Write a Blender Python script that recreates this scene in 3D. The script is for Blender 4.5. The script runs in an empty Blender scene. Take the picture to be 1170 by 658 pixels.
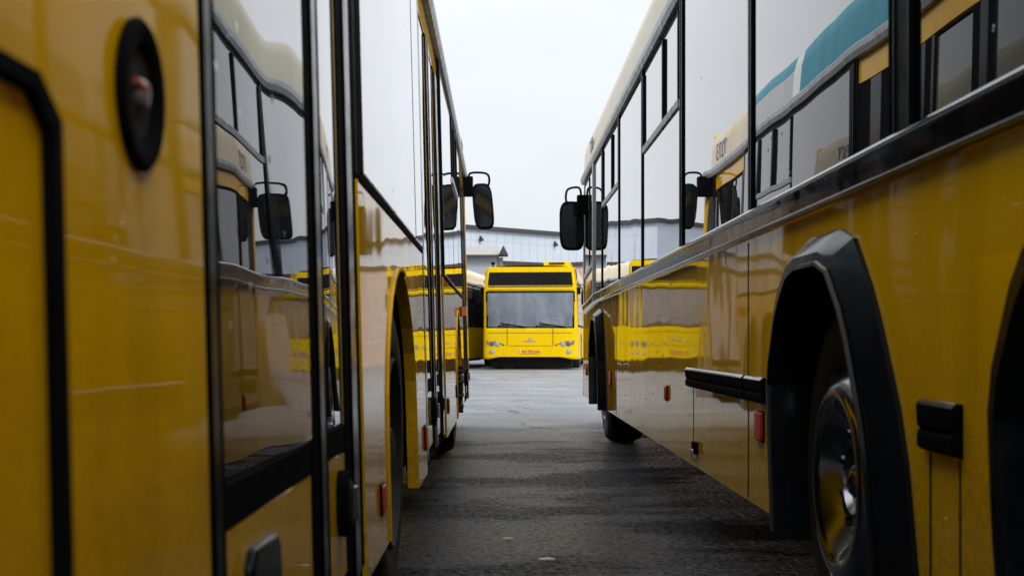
import bpy, bmesh, math, random
from mathutils import Vector, Matrix
random.seed(7)
R = math.radians
S = bpy.context.scene
COL = S.collection

# ------------------------------------------------------------------ camera
cam_d = bpy.data.cameras.new('camera')
cam = bpy.data.objects.new('camera', cam_d); COL.objects.link(cam)
cam.location = (0, 0, 0.83); cam.rotation_euler = (R(90), 0, 0)
cam_d.sensor_width = 36.0; cam_d.lens = 1482 / 1170 * 36
cam_d.shift_x = 13.5 / 1170; cam_d.shift_y = 62 / 1170
cam_d.clip_start = 0.05; cam_d.clip_end = 3000
cam_d.dof.use_dof = True; cam_d.dof.focus_distance = 9.5; cam_d.dof.aperture_fstop = 6.3
S.camera = cam

# ------------------------------------------------------------------ sky, sun, exposure
SUN_EL, SUN_AZ = 38, 142          # azimuth the light comes from, clockwise from +Y
W = bpy.data.worlds.new('World'); S.world = W; W.use_nodes = True
nt = W.node_tree; nt.nodes.clear()
sky = nt.nodes.new('ShaderNodeTexSky'); sky.sky_type = 'NISHITA'; sky.sun_disc = False
sky.sun_elevation = R(SUN_EL); sky.sun_rotation = R(SUN_AZ); sky.dust_density = 6; sky.air_density = 1.5
hs = nt.nodes.new('ShaderNodeHueSaturation'); hs.inputs['Saturation'].default_value = 0.22
tc = nt.nodes.new('ShaderNodeTexCoord'); sx = nt.nodes.new('ShaderNodeSeparateXYZ')
cr = nt.nodes.new('ShaderNodeValToRGB')           # the cloud layer: brighter overhead
cr.color_ramp.elements[0].position = 0.0; cr.color_ramp.elements[0].color = (.60, .63, .675, 1)
cr.color_ramp.elements[1].position = 0.75; cr.color_ramp.elements[1].color = (1.0, 1.0, 1.0, 1)
e = cr.color_ramp.elements.new(0.33); e.color = (.66, .685, .72, 1)
vs = nt.nodes.new('ShaderNodeVectorMath'); vs.operation = 'SCALE'; vs.inputs['Scale'].default_value = 7.9
mx = nt.nodes.new('ShaderNodeMix'); mx.data_type = 'RGBA'; mx.inputs[0].default_value = 0.93
bg = nt.nodes.new('ShaderNodeBackground'); bg.inputs['Strength'].default_value = 0.1
wo = nt.nodes.new('ShaderNodeOutputWorld')
L = nt.links.new
L(sky.outputs[0], hs.inputs['Color']); L(tc.outputs['Generated'], sx.inputs[0]); L(sx.outputs['Z'], cr.inputs[0])
cn = nt.nodes.new('ShaderNodeTexNoise'); cn.inputs['Scale'].default_value = 2.2; cn.inputs['Detail'].default_value = 5; cn.inputs['Roughness'].default_value = .5
cmap = nt.nodes.new('ShaderNodeMapping'); cmap.inputs['Scale'].default_value = (1, 1, 2.5); L(tc.outputs['Generated'], cmap.inputs[0]); L(cmap.outputs[0], cn.inputs['Vector'])
cv = nt.nodes.new('ShaderNodeMapRange'); cv.inputs['From Min'].default_value = .3; cv.inputs['From Max'].default_value = .7; cv.inputs['To Min'].default_value = .93; cv.inputs['To Max'].default_value = 1.06
L(cn.outputs[0], cv.inputs['Value']); cs = nt.nodes.new('ShaderNodeVectorMath'); cs.operation = 'SCALE'; L(cr.outputs[0], cs.inputs[0]); L(cv.outputs['Result'], cs.inputs['Scale'])
zg = nt.nodes.new('ShaderNodeMapRange'); zg.inputs['From Min'].default_value = .3; zg.inputs['From Max'].default_value = .9; zg.inputs['To Min'].default_value = 1.0; zg.inputs['To Max'].default_value = 1.3
L(sx.outputs['Z'], zg.inputs['Value']); zs = nt.nodes.new('ShaderNodeVectorMath'); zs.operation = 'SCALE'; L(cs.outputs[0], zs.inputs[0]); L(zg.outputs['Result'], zs.inputs['Scale'])
L(zs.outputs[0], vs.inputs[0]); L(hs.outputs[0], mx.inputs[6]); L(vs.outputs[0], mx.inputs[7])
L(mx.outputs[2], bg.inputs['Color']); L(bg.outputs[0], wo.inputs['Surface'])

sun_d = bpy.data.lights.new('sun', 'SUN'); sun_d.energy = 1.0; sun_d.angle = R(18); sun_d.color = (1, .97, .93)
sun = bpy.data.objects.new('sun', sun_d); COL.objects.link(sun)
az, el = R(SUN_AZ), R(SUN_EL)
d = Vector((math.sin(az) * math.cos(el), math.cos(az) * math.cos(el), math.sin(el)))
sun.rotation_euler = d.to_track_quat('Z', 'Y').to_euler(); sun.location = d * 50

S.view_settings.view_transform = 'Standard'; S.view_settings.look = 'None'
S.view_settings.exposure = 0.9; S.view_settings.gamma = 1.0; S.view_settings.use_curve_mapping = False
S.render.engine = 'CYCLES'
S.cycles.max_bounces = 12; S.cycles.glossy_bounces = 8; S.cycles.diffuse_bounces = 4; S.cycles.transparent_max_bounces = 8
S.cycles.use_denoising = True; S.cycles.denoising_prefilter = 'NONE'; S.cycles.sample_clamp_indirect = 6.0

# ------------------------------------------------------------------ materials
def new_mat(name):
    m = bpy.data.materials.new(name); m.use_nodes = True
    n = m.node_tree.nodes; b = n['Principled BSDF']
    return m, m.node_tree, b

def setp(b, **k):
    for key, v in k.items():
        b.inputs[key.replace('_', ' ')].default_value = v

def noise(t, vec, scale, detail=2.0, rough=.5, stretch=None):
    n = t.nodes.new('ShaderNodeTexNoise'); n.inputs['Scale'].default_value = scale
    n.inputs['Detail'].default_value = detail; n.inputs['Roughness'].default_value = rough
    if stretch:
        mp = t.nodes.new('ShaderNodeMapping'); mp.inputs['Scale'].default_value = stretch
        t.links.new(vec, mp.inputs[0]); vec = mp.outputs[0]
    t.links.new(vec, n.inputs['Vector']); return n.outputs[0]

def ramp(t, fac, stops):
    r = t.nodes.new('ShaderNodeValToRGB'); els = r.color_ramp.elements
    while len(els) < len(stops): els.new(.5)
    for el_, (p, c) in zip(els, stops):
        el_.position = p; el_.color = (c, c, c, 1) if not isinstance(c, tuple) else (*c, 1)
    t.links.new(fac, r.inputs[0]); return r.outputs[0]

def bump(t, height, strength, distance, prev=None):
    b = t.nodes.new('ShaderNodeBump'); b.inputs['Strength'].default_value = strength; b.inputs['Distance'].default_value = distance
    t.links.new(height, b.inputs['Height'])
    if prev is not None: t.links.new(prev, b.inputs['Normal'])
    return b.outputs[0]

def mixc(t, fac, a, c):
    m = t.nodes.new('ShaderNodeMix'); m.data_type = 'RGBA'
    if isinstance(fac, (int, float)): m.inputs[0].default_value = fac
    else: t.links.new(fac, m.inputs[0])
    for i, v in ((6, a), (7, c)):
        if isinstance(v, tuple): m.inputs[i].default_value = (*v, 1)
        else: t.links.new(v, m.inputs[i])
    return m.outputs[2]

def ocoord(t):
    return t.nodes.new('ShaderNodeTexCoord').outputs['Object']

def paint(name, col, dirt, wave=.006, drops=True, coat=1.0, rough=.22, dirt_amt=.35, wscale=1.6, cior=1.5, crough=.02, spray=0.0):
    m, t, b = new_mat(name); v = ocoord(t)
    n1 = noise(t, v, 5, 5, .6, (1, 1, .25)); n2 = noise(t, v, 1.2, 3)
    f = t.nodes.new('ShaderNodeMath'); f.operation = 'MULTIPLY'
    t.links.new(ramp(t, n1, [(.42, 0.0), (.75, dirt_amt)]), f.inputs[0]); t.links.new(ramp(t, n2, [(.35, .25), (.65, 1.0)]), f.inputs[1])
    base = mixc(t, f.outputs[0], col, dirt)
    if spray:
        sp = t.nodes.new('ShaderNodeSeparateXYZ'); t.links.new(v, sp.inputs[0])
        hz = t.nodes.new('ShaderNodeMapRange'); hz.inputs['From Min'].default_value = .95; hz.inputs['From Max'].default_value = .30; t.links.new(sp.outputs['Z'], hz.inputs['Value'])
        sm_ = t.nodes.new('ShaderNodeMath'); sm_.operation = 'MULTIPLY'; t.links.new(hz.outputs['Result'], sm_.inputs[0]); t.links.new(ramp(t, noise(t, v, 55, 6, .8), [(.40, 0.0), (.66, spray)]), sm_.inputs[1])
        base = mixc(t, sm_.outputs[0], base, (.13, .10, .06))
    t.links.new(base, b.inputs['Base Color'])
    r = ramp(t, n1, [(.3, rough), (.8, rough + .16)]); t.links.new(r, b.inputs['Roughness'])
    nrm = bump(t, noise(t, v, wscale, 1.5, .45, (1, 1, .8)), 1.0, wave)
    if drops:
        vo = t.nodes.new('ShaderNodeTexVoronoi'); vo.inputs['Scale'].default_value = 42; t.links.new(v, vo.inputs['Vector'])
        big = noise(t, v, 9, 2)
        dd = t.nodes.new('ShaderNodeMath'); dd.operation = 'MULTIPLY'
        t.links.new(ramp(t, vo.outputs['Distance'], [(.0, 1.0), (.17, 0.0)]), dd.inputs[0])
        t.links.new(ramp(t, big, [(.60, 0.0), (.66, 1.0)]), dd.inputs[1])
        nrm = bump(t, dd.outputs[0], .9, .0018, nrm)
    t.links.new(nrm, b.inputs['Normal']); t.links.new(nrm, b.inputs['Coat Normal'])
    setp(b, Coat_Weight=coat, Coat_Roughness=crough, Coat_IOR=cior, Specular_IOR_Level=.0 if cior < 1.4 else .3)
    return m

def plain(name, col, rough=.4, metal=0.0, bumps=None, coat=0.0, spec=.5):
    m, t, b = new_mat(name); v = ocoord(t)
    n = noise(t, v, 14, 4)
    dark = tuple(c * .72 for c in col)
    t.links.new(mixc(t, ramp(t, n, [(.35, 0.0), (.7, 1.0)]), col, dark), b.inputs['Base Color'])
    t.links.new(ramp(t, n, [(.3, max(rough - .06, .02)), (.75, rough + .1)]), b.inputs['Roughness'])
    setp(b, Metallic=metal, Coat_Weight=coat, Coat_Roughness=.05, Specular_IOR_Level=spec)
    if bumps: t.links.new(bump(t, noise(t, v, bumps[0], 3), .6, bumps[1]), b.inputs['Normal'])
    return m

M = {}
M['yellow'] = paint('yellow_paint', (.84, .465, .0006), (.28, .15, .006), coat=1.0, cior=1.2, crough=.04, spray=.6)
M['lip'] = paint('worn_yellow_edge', (.74, .44, .002), (.10, .07, .02), wave=.001, drops=False, coat=0.0, rough=.55, dirt_amt=.8)
M['yellow_far'] = paint('yellow_paint_clean', (.82, .545, .004), (.40, .26, .015), wave=.002, drops=False, dirt_amt=.25, coat=.35, cior=1.27, crough=.1)
M['cream'] = paint('cream_paint', (.74, .65, .49), (.42, .33, .21), wave=.002, drops=False, rough=.4, coat=.4, cior=1.27)
M['white'] = paint('white_stripe_paint', (.80, .80, .78), (.5, .48, .44), wave=.002, drops=False, rough=.3)
M['teal'] = paint('teal_paint', (.02, .27, .38), (.03, .18, .24), wave=.002, drops=False, rough=.5, coat=.15)
M['greyp'] = paint('grey_panel_paint', (.30, .29, .31), (.2, .19, .2), wave=.002, drops=False, rough=.3)
M['rubber'] = plain('black_rubber', (.005, .0055, .007), .8, bumps=(60, .0012), spec=.03)
M['ridge'] = plain('wet_rubber_edge', (.03, .032, .036), .16, coat=1.0)
M['trim'] = plain('worn_black_trim', (.006, .0075, .010), .15, bumps=(9, .0010), spec=.14)
M['beltface'] = plain('belt_face', (.005, .006, .008), .08, spec=.35)
M['frame'] = plain('black_frame', (.006, .006, .007), .5, spec=.08)
M['gutter'] = plain('grey_gutter', (.46, .49, .54), .4, metal=.2)
M['gold'] = plain('bronze_edge_strip', (.42, .27, .08), .35, metal=.2)
M['dark'] = plain('underbody_dark', (.008, .008, .009), .8)
M['tyre'] = plain('tyre_rubber', (.016, .016, .017), .65, bumps=(40, .002))
M['chrome'] = plain('polished_steel', (.30, .31, .33), .15, metal=1.0)
M['grimy'] = plain('grimy_rim', (.018, .018, .019), .7, metal=.2)
M['dullsteel'] = plain('silver_metal', (.5, .51, .53), .35, metal=.8)
M['hole'] = plain('hole_dark', (.004, .004, .004), .9)
M['red'] = plain('red_lens', (.62, .024, .010), .35)
M['orange'] = plain('orange_lens', (.92, .17, .008), .3, coat=.2)
M['blue'] = plain('blue_lettering', (.07, .10, .24), .4)
M['seat'] = plain('seat_cloth', (.10, .12, .17), .8)
M['inner'] = plain('grey_interior', (.36, .37, .39), .7)
M['lamp'] = plain('lamp_lens', (.40, .42, .44), .12, coat=.6)
M['lockred'] = plain('faded_red_mark', (.40, .10, .07), .5)
M['lock'] = plain('worn_lock', (.42, .34, .34), .35, metal=.5)
M['lampd'] = plain('lamp_lens_dark', (.10, .10, .11), .1, coat=1.0)
M['plate'] = plain('plate_yellow', (.85, .42, .02), .4)
M['platetext'] = plain('plate_lettering', (.28, .05, .01), .5)
M['plateend'] = plain('plate_end', (.75, .75, .75), .4)
M['pinkcap'] = plain('wall_cap_rust', (.07, .05, .045), .8)

def glass_mat(name, wave=.0035, base=(.012, .012, .016), scale=1.1):
    m, t, b = new_mat(name); v = ocoord(t)
    nrm = bump(t, noise(t, v, scale, 1.2, .4, (1, 1, .7)), 1.0, wave)
    vo = t.nodes.new('ShaderNodeTexVoronoi'); vo.inputs['Scale'].default_value = 16; t.links.new(v, vo.inputs['Vector'])
    dd = t.nodes.new('ShaderNodeMath'); dd.operation = 'MULTIPLY'
    t.links.new(ramp(t, vo.outputs['Distance'], [(.0, 1.0), (.11, 0.0)]), dd.inputs[0])
    t.links.new(ramp(t, noise(t, v, 3, 1), [(.58, 0.0), (.62, 1.0)]), dd.inputs[1])
    nrm = bump(t, dd.outputs[0], .8, .0025, nrm)
    t.links.new(nrm, b.inputs['Normal']); t.links.new(nrm, b.inputs['Coat Normal'])
    setp(b, Base_Color=(*base, 1), Roughness=.012, IOR=1.52, Coat_Weight=1.0, Coat_Roughness=.004, Coat_IOR=1.42)
    return m
M['glass'] = glass_mat('dark_window_glass')
M['glassdoor'] = glass_mat('dark_door_glass', .007, scale=1.6)
M['glassfar'] = glass_mat('tinted_side_glass', .002, (.03, .032, .038))
M['board'] = plain('board_glass', (.010, .010, .011), .2, spec=.12)
M['mirror'] = plain('mirror_glass', (.012, .016, .016), .06, spec=.45)

def windscreen_mat():
    m, t, b = new_mat('skylit_windscreen'); v = ocoord(t)
    n = noise(t, v, 2.2, 4, .6, (1, 1, .5))
    t.links.new(mixc(t, ramp(t, n, [(.3, 0.0), (.7, 1.0)]), (.26, .30, .37), (.38, .43, .51)), b.inputs['Base Color'])  # blue-grey base stands for reflected sky and light through the cabin
    t.links.new(ramp(t, n, [(.3, .42), (.7, .62)]), b.inputs['Alpha'])
    setp(b, Roughness=.05, Coat_Weight=1.0, Coat_Roughness=.01)
    return m
M['screen'] = windscreen_mat()

def asphalt_mat():
    m, t, b = new_mat('wet_asphalt'); v = ocoord(t)
    fine = noise(t, v, 17, 9, .88); mid = noise(t, v, 1.0, 5, .62, (.62, 1.0, 1)); grit = noise(t, v, 26, 4, .8); grain = noise(t, v, 34, 6, .75); med = noise(t, v, 7, 5, .7)
    pud = ramp(t, mid, [(.66, 0.0), (.72, .6)]); damp = ramp(t, mid, [(.50, 0.0), (.57, 1.0)])
    c = mixc(t, ramp(t, fine, [(.45, 0.0), (.57, 1.0)]), (.0012, .0020, .0042), (.030, .040, .064))
    c = mixc(t, ramp(t, med, [(.35, 0.0), (.7, .75)]), c, (.003, .005, .010))
    c = mixc(t, ramp(t, noise(t, v, .55, 3, .6, (1.4, .8, 1)), [(.42, 0.0), (.62, .45)]), c, (.044, .058, .095))
    dmp = mixc(t, ramp(t, fine, [(.48, 0.0), (.62, 1.0)]), (.001, .0014, .0028), (.010, .013, .021)); c = mixc(t, damp, c, dmp)
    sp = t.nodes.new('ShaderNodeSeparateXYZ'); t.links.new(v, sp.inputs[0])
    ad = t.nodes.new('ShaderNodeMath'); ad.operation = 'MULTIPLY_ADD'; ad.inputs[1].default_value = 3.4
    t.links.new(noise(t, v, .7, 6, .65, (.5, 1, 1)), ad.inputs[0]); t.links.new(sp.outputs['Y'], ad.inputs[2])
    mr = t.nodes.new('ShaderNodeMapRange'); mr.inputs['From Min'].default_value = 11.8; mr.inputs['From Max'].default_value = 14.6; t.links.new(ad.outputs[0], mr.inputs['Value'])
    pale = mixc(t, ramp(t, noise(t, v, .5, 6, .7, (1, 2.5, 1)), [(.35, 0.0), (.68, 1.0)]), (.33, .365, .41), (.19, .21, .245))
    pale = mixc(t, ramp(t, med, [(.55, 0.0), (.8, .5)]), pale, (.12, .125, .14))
    c = mixc(t, mr.outputs['Result'], c, pale)  # brighter daylight past the bus fronts, put into the base colour
    vo = t.nodes.new('ShaderNodeTexVoronoi'); vo.feature = 'DISTANCE_TO_EDGE'; vo.inputs['Scale'].default_value = .42
    wv = t.nodes.new('ShaderNodeVectorMath'); wv.operation = 'ADD'; nz = t.nodes.new('ShaderNodeTexNoise'); nz.inputs['Scale'].default_value = 2.5; nz.inputs['Detail'].default_value = 5
    t.links.new(v, nz.inputs['Vector']); sc_ = t.nodes.new('ShaderNodeVectorMath'); sc_.operation = 'SCALE'; sc_.inputs['Scale'].default_value = .7
    t.links.new(nz.outputs['Color'], sc_.inputs[0]); t.links.new(v, wv.inputs[0]); t.links.new(sc_.outputs[0], wv.inputs[1]); t.links.new(wv.outputs[0], vo.inputs['Vector'])
    crack = t.nodes.new('ShaderNodeMath'); crack.operation = 'MULTIPLY'
    t.links.new(ramp(t, vo.outputs['Distance'], [(.004, 1.0), (.016, 0.0)]), crack.inputs[0]); t.links.new(ramp(t, noise(t, v, .6, 2), [(.45, 0.0), (.6, .8)]), crack.inputs[1])
    c = mixc(t, crack.outputs[0], c, (.006, .006, .007))
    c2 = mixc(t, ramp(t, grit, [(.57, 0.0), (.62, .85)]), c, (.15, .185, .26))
    t.links.new(c2, b.inputs['Base Color'])
    rg = t.nodes.new('ShaderNodeMath'); rg.operation = 'ADD'; t.links.new(ramp(t, mid, [(.40, .17), (.52, .24), (.60, .34)]), rg.inputs[0]); t.links.new(ramp(t, grain, [(.40, .22), (.58, .0)]), rg.inputs[1])
    t.links.new(rg.outputs[0], b.inputs['Roughness']); dk = t.nodes.new('ShaderNodeMath'); dk.operation = 'MULTIPLY'; t.links.new(ramp(t, grain, [(.42, .06), (.56, 1.0)]), dk.inputs[0]); t.links.new(ramp(t, mid, [(.47, 1.0), (.55, .12)]), dk.inputs[1])
    t.links.new(dk.outputs[0], b.inputs['Specular IOR Level'])
    inv = t.nodes.new('ShaderNodeMath'); inv.operation = 'SUBTRACT'; inv.inputs[0].default_value = 1.0; t.links.new(ramp(t, mid, [(.50, 0.0), (.58, .62)]), inv.inputs[1])
    hh = t.nodes.new('ShaderNodeMath'); hh.operation = 'MULTIPLY'; t.links.new(grain, hh.inputs[0]); t.links.new(inv.outputs[0], hh.inputs[1])
    n2 = bump(t, hh.outputs[0], 1.0, .045)
    n3 = bump(t, med, .25, .02, n2)
    t.links.new(n3, b.inputs['Normal'])
    return m
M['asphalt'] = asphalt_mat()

def panelwall_mat():
    m, t, b = new_mat('pale_sheet_metal'); v = ocoord(t)
    sp = t.nodes.new('ShaderNodeSeparateXYZ'); t.links.new(v, sp.inputs[0])
    n = noise(t, v, .5, 4, .6, (1, 1, 3)); n2 = noise(t, v, 3, 4, .6, (1, 1, .12))
    c = mixc(t, ramp(t, n, [(.3, 0.0), (.7, 1.0)]), (.52, .58, .66), (.60, .65, .72))
    c = mixc(t, ramp(t, n2, [(.55, 0.0), (.85, .3)]), c, (.40, .43, .47))
    t.links.new(c, b.inputs['Base Color']); setp(b, Roughness=.5, Metallic=.15)
    return m
M['sheet'] = panelwall_mat()
M['seam'] = plain('sheet_seam', (.54, .59, .67), .7)
M['eave'] = plain('dark_eave', (.06, .055, .055), .8)
M['shedroof'] = plain('pale_roof', (.36, .36, .34), .7)
M['shedwall'] = plain('painted_shed_wall', (.47, .50, .55), .7)

def tile_mat():
    m, t, b = new_mat('pink_block_wall'); v = ocoord(t)
    mp = t.nodes.new('ShaderNodeMapping'); mp.inputs['Rotation'].default_value = (R(90), 0, 0); t.links.new(v, mp.inputs[0])
    br = t.nodes.new('ShaderNodeTexBrick'); br.offset = 0.0
    br.inputs['Scale'].default_value = 1.0; br.inputs['Brick Width'].default_value = .42; br.inputs['Row Height'].default_value = .27
    br.inputs['Mortar Size'].default_value = .016
    br.inputs['Color1'].default_value = (.62, .49, .44, 1); br.inputs['Color2'].default_value = (.54, .42, .375, 1); br.inputs['Mortar'].default_value = (.36, .29, .27, 1)
    t.links.new(mp.outputs[0], br.inputs['Vector'])
    n = noise(t, v, .8, 5, .6)
    t.links.new(mixc(t, ramp(t, n, [(.45, 0.0), (.75, .5)]), br.outputs[0], (.44, .38, .36)), b.inputs['Base Color']); setp(b, Roughness=.8)
    t.links.new(bump(t, br.outputs['Fac'], -.5, .02), b.inputs['Normal'])
    return m
M['pink'] = tile_mat()
M['paper'] = plain('pale_litter', (.6, .58, .52), .8)

# ------------------------------------------------------------------ mesh helpers
class MB:
    """Collects shapes; build() links them as ONE mesh object."""
    def __init__(s): s.v = []; s.f = []; s.mi = []; s.mats = []
    def m(s, mat):
        if mat not in s.mats: s.mats.append(mat)
        return s.mats.index(mat)
    def add(s, verts, faces, mat):
        k = len(s.v); i = s.m(mat); s.v += [tuple(p) for p in verts]
        for f in faces: s.f.append([a + k for a in f]); s.mi.append(i)
    def box(s, x0, x1, y0, y1, z0, z1, mat):
        v = [(x, y, z) for x in (x0, x1) for y in (y0, y1) for z in (z0, z1)]
        s.add(v, [(0, 1, 3, 2), (4, 6, 7, 5), (0, 4, 5, 1), (2, 3, 7, 6), (0, 2, 6, 4), (1, 5, 7, 3)], mat)
    def hexa(s, q0, q1, mat):
        """two matching closed loops joined into a solid"""
        n = len(q0); f = [tuple(range(n)), tuple(range(n, 2 * n))]
        f += [(i, (i + 1) % n, n + (i + 1) % n, n + i) for i in range(n)]
        s.add(list(q0) + list(q1), f, mat)
    def tube(s, pts, r, mat, n=8):
        pts = [Vector(p) for p in pts]; rings = []
        for i, p in enumerate(pts):
            d_ = (pts[min(i + 1, len(pts) - 1)] - pts[max(i - 1, 0)]).normalized()
            a = d_.orthogonal().normalized() if i == 0 else (a - d_ * a.dot(d_)).normalized()
            b_ = d_.cross(a); rr = r[i] if isinstance(r, (list, tuple)) else r
            rings.append([p + (a * math.cos(2 * math.pi * k / n) + b_ * math.sin(2 * math.pi * k / n)) * rr for k in range(n)])
        v = [q for ring in rings for q in ring]; f = []
        for i in range(len(pts) - 1):
            for k in range(n): f.append((i * n + k, i * n + (k + 1) % n, (i + 1) * n + (k + 1) % n, (i + 1) * n + k))
        f += [tuple(range(n)), tuple((len(pts) - 1) * n + k for k in range(n))]
        s.add(v, f, mat)
    def lathe(s, prof, centre, sgn, mat, n=48):
        """profile of (radius, inward depth) turned round the x axis; sgn is the outward side"""
        cx, cy, cz = centre; v = []; f = []
        for (r_, dpt) in prof:
            for k in range(n):
                a = 2 * math.pi * k / n
                v.append((cx - sgn * dpt, cy + r_ * math.cos(a), cz + r_ * math.sin(a)))
        for i in range(len(prof) - 1):
            for k in range(n): f.append((i * n + k, i * n + (k + 1) % n, (i + 1) * n + (k + 1) % n, (i + 1) * n + k))
        s.add(v, f, mat)
    def build(s, name, parent=None, bevel=0.0, smooth=True, ang=35, seg=2, loc=None):
        me = bpy.data.meshes.new(name); me.from_pydata(s.v, [], s.f)
        for mt in s.mats: me.materials.append(mt)
        for p, i in zip(me.polygons, s.mi): p.material_index = i
        bm = bmesh.new(); bm.from_mesh(me); bmesh.ops.remove_doubles(bm, verts=bm.verts, dist=1e-5)
        bmesh.ops.recalc_face_normals(bm, faces=bm.faces); bm.to_mesh(me); bm.free()
        if smooth:
            for p in me.polygons: p.use_smooth = True
            me.set_sharp_from_angle(angle=R(ang))
        o = bpy.data.objects.new(name, me); COL.objects.link(o)
        if parent is not None: o.parent = parent
        if loc: o.location = loc
        if bevel:
            b = o.modifiers.new('bevel', 'BEVEL'); b.width = bevel; b.segments = seg; b.limit_method = 'ANGLE'; b.angle_limit = R(40)
        return o

def tag(o, label, cat, group=None):
    o['label'] = label; o['category'] = cat
    if group: o['group'] = group
def structure(o): o['kind'] = 'structure'; return o
def empty(name, loc, rz=0, scale=(1, 1, 1)):
    o = bpy.data.objects.new(name, None); COL.objects.link(o); o.location = loc; o.rotation_euler = (0, 0, rz); o.scale = scale
    o.empty_display_size = .3
    return o

def text_mesh(name, body, size, mat, matrix, parent, extrude=.0015, spacing=1.0):
    cu = bpy.data.curves.new(name, 'FONT'); cu.body = body; cu.size = size; cu.extrude = extrude
    cu.align_x = 'CENTER'; cu.align_y = 'CENTER'; cu.space_character = spacing
    t = bpy.data.objects.new('text_temp', cu); COL.objects.link(t)
    dg = bpy.context.evaluated_depsgraph_get()
    me = bpy.data.meshes.new_from_object(t.evaluated_get(dg)); bpy.data.objects.remove(t)
    me.materials.clear(); me.materials.append(mat); me.transform(matrix)
    o = bpy.data.objects.new(name, me); COL.objects.link(o); o.parent = parent
    return o

# ------------------------------------------------------------------ ground
g = MB()
ys = [-250, -60, -20, 0, 10, 15, 20, 25, 30, 40, 60, 120, 400, 1500]
xs = [-1200, -300, -60, -15, 0, 15, 60, 300, 1200]
def gz(y): return .0 if y <= 14 else (.12 if y >= 31 else .12 * (1 - math.cos((y - 14) / 17 * math.pi)) / 2)
v = [(x, y, gz(y)) for y in ys for x in xs]; nx = len(xs)
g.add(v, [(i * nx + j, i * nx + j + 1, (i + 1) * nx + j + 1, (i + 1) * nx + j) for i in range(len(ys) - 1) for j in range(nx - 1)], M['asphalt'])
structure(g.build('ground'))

# ------------------------------------------------------------------ buildings behind the yard
# long pale hangar: its face runs from near-left to far-right
hang = empty('hangar', (-5.5, 58.4, .12), math.atan2(.667, .745))
HW, HH = 60, 6.12
mb = MB(); mb.box(0, HW, 0, 24, 0, HH, M['sheet'])
for k in range(1, 110):
    mb.box(k * .55 - .007, k * .55 + .007, -.014, 0.001, 0, HH - .05, M['seam'])
for z in (2.2, 4.1, 5.6): mb.box(0, HW, -.012, 0.002, z - .007, z + .007, M['seam'])
mb.build('wall', hang)
mb = MB(); mb.box(-.15, HW + .15, -.22, 24.2, HH, HH + .18, M['eave'])
mb.build('roof', hang)
for k in range(5):
    mb = MB(); mb.box(k * 5 + 6.0, k * 5 + 6.14, -.2, 0, HH - .55, HH - .40, M['eave']); mb.box(k * 5 + 6.05, k * 5 + 6.09, -.12, 0, HH - .40, HH - .3, M['eave']); mb.build('wall_lamp', hang)
tag(hang, 'long pale sheet metal hangar with a dark eave rising behind the yard', 'hangar')

shed = empty('shed', (0, 54.0, .12))
mb = MB(); mb.box(-2.7, -.14, 0, 4, 0, 4.32, M['shedwall']); mb.box(-.14, .12, .15, 4, 0, 4.25, M['shedroof']); mb.build('wall', shed)
mb = MB(); sl = [(-2.8, -.3, 4.32), (-2.8, 1.0, 4.78), (-2.8, 4.2, 4.2)]; sr = [(-.06, -.3, 4.32), (-.06, 1.0, 4.78), (-.06, 4.2, 4.2)]
mb.hexa(sl, sr, M['shedroof']); mb.box(-2.8, -.10, -.36, -.31, 4.23, 4.33, M['eave']); mb.build('roof', shed)
mb = MB(); mb.hexa([(-.07, -.38, 4.33), (.33, -.38, 4.33), (.13, -.38, 4.72)], [(-.07, 1.0, 4.33), (.33, 1.0, 4.33), (.13, 1.0, 4.72)], M['eave']); mb.build('gable', shed)
tag(shed, 'pale shed with a sloping roof and small dark gable in front of the hangar', 'shed')

lw = empty('block_wall', (-24, 52.0, .12))
mb = MB(); mb.box(0, 21.2, 0, .35, 0, 3.8, M['pink']); mb.build('wall', lw)
mb = MB(); mb.box(-.1, 21.3, -.1, .45, 3.8, 3.92, M['pinkcap']); mb.build('coping', lw)
tag(lw, 'pinkish block wall left of the shed, mirrored in the windows of the right bus', 'wall')
pw = empty('block_wall', (-.15, 52.0, .12), R(0))
mb = MB(); mb.box(.3, 44, 0, .35, 0, 3.84, M['pink']); mb.build('wall', pw)
mb = MB()
prev = None; pts = [(.25, 3.92), (2.4, 3.82), (4.4, 3.94), (14, 3.98), (44.1, 3.98)]
for (a, za), (b_, zb) in zip(pts[:-1], pts[1:]):
    mb.hexa([(a, -.1, za - .1), (a, .45, za - .1), (a, .45, za + .05), (a, -.1, za + .05)], [(b_, -.1, zb - .1), (b_, .45, zb - .1), (b_, .45, zb + .05), (b_, -.1, zb + .05)], M['pinkcap'])
mb.build('coping', pw)
tag(pw, 'pinkish block wall with a dark coping behind the middle bus', 'wall')

# ------------------------------------------------------------------ the buses
HWID = 1.25
def chaikin(p):
    out = [p[0]]
    for a, b in zip(p[:-1], p[1:]):
        if a is not p[0]: out.append((a[0] * .82 + b[0] * .18, a[1] * .82 + b[1] * .18))
        if b is not p[-1]: out.append((a[0] * .18 + b[0] * .82, a[1] * .18 + b[1] * .82))
    return out + [p[-1]]
ARCH_OUT = chaikin([(-.70, .29), (-.60, .64), (-.39, .93), (-.19, 1.11), (.28, 1.11), (.47, 1.0), (.58, .78), (.56, .55), (.50, .29)])
ARCH_IN = chaikin([(-.60, .29), (-.52, .60), (-.34, .88), (-.16, 1.02), (.20, 1.02), (.36, .92), (.47, .74), (.455, .55), (.41, .29)])
ARCH_ROUND = [(-.64, .29)] + [(.64 * -math.cos(a), .58 + .48 * math.sin(a)) for a in [math.pi * k / 14 for k in range(15)]] + [(.64, .29)]

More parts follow.
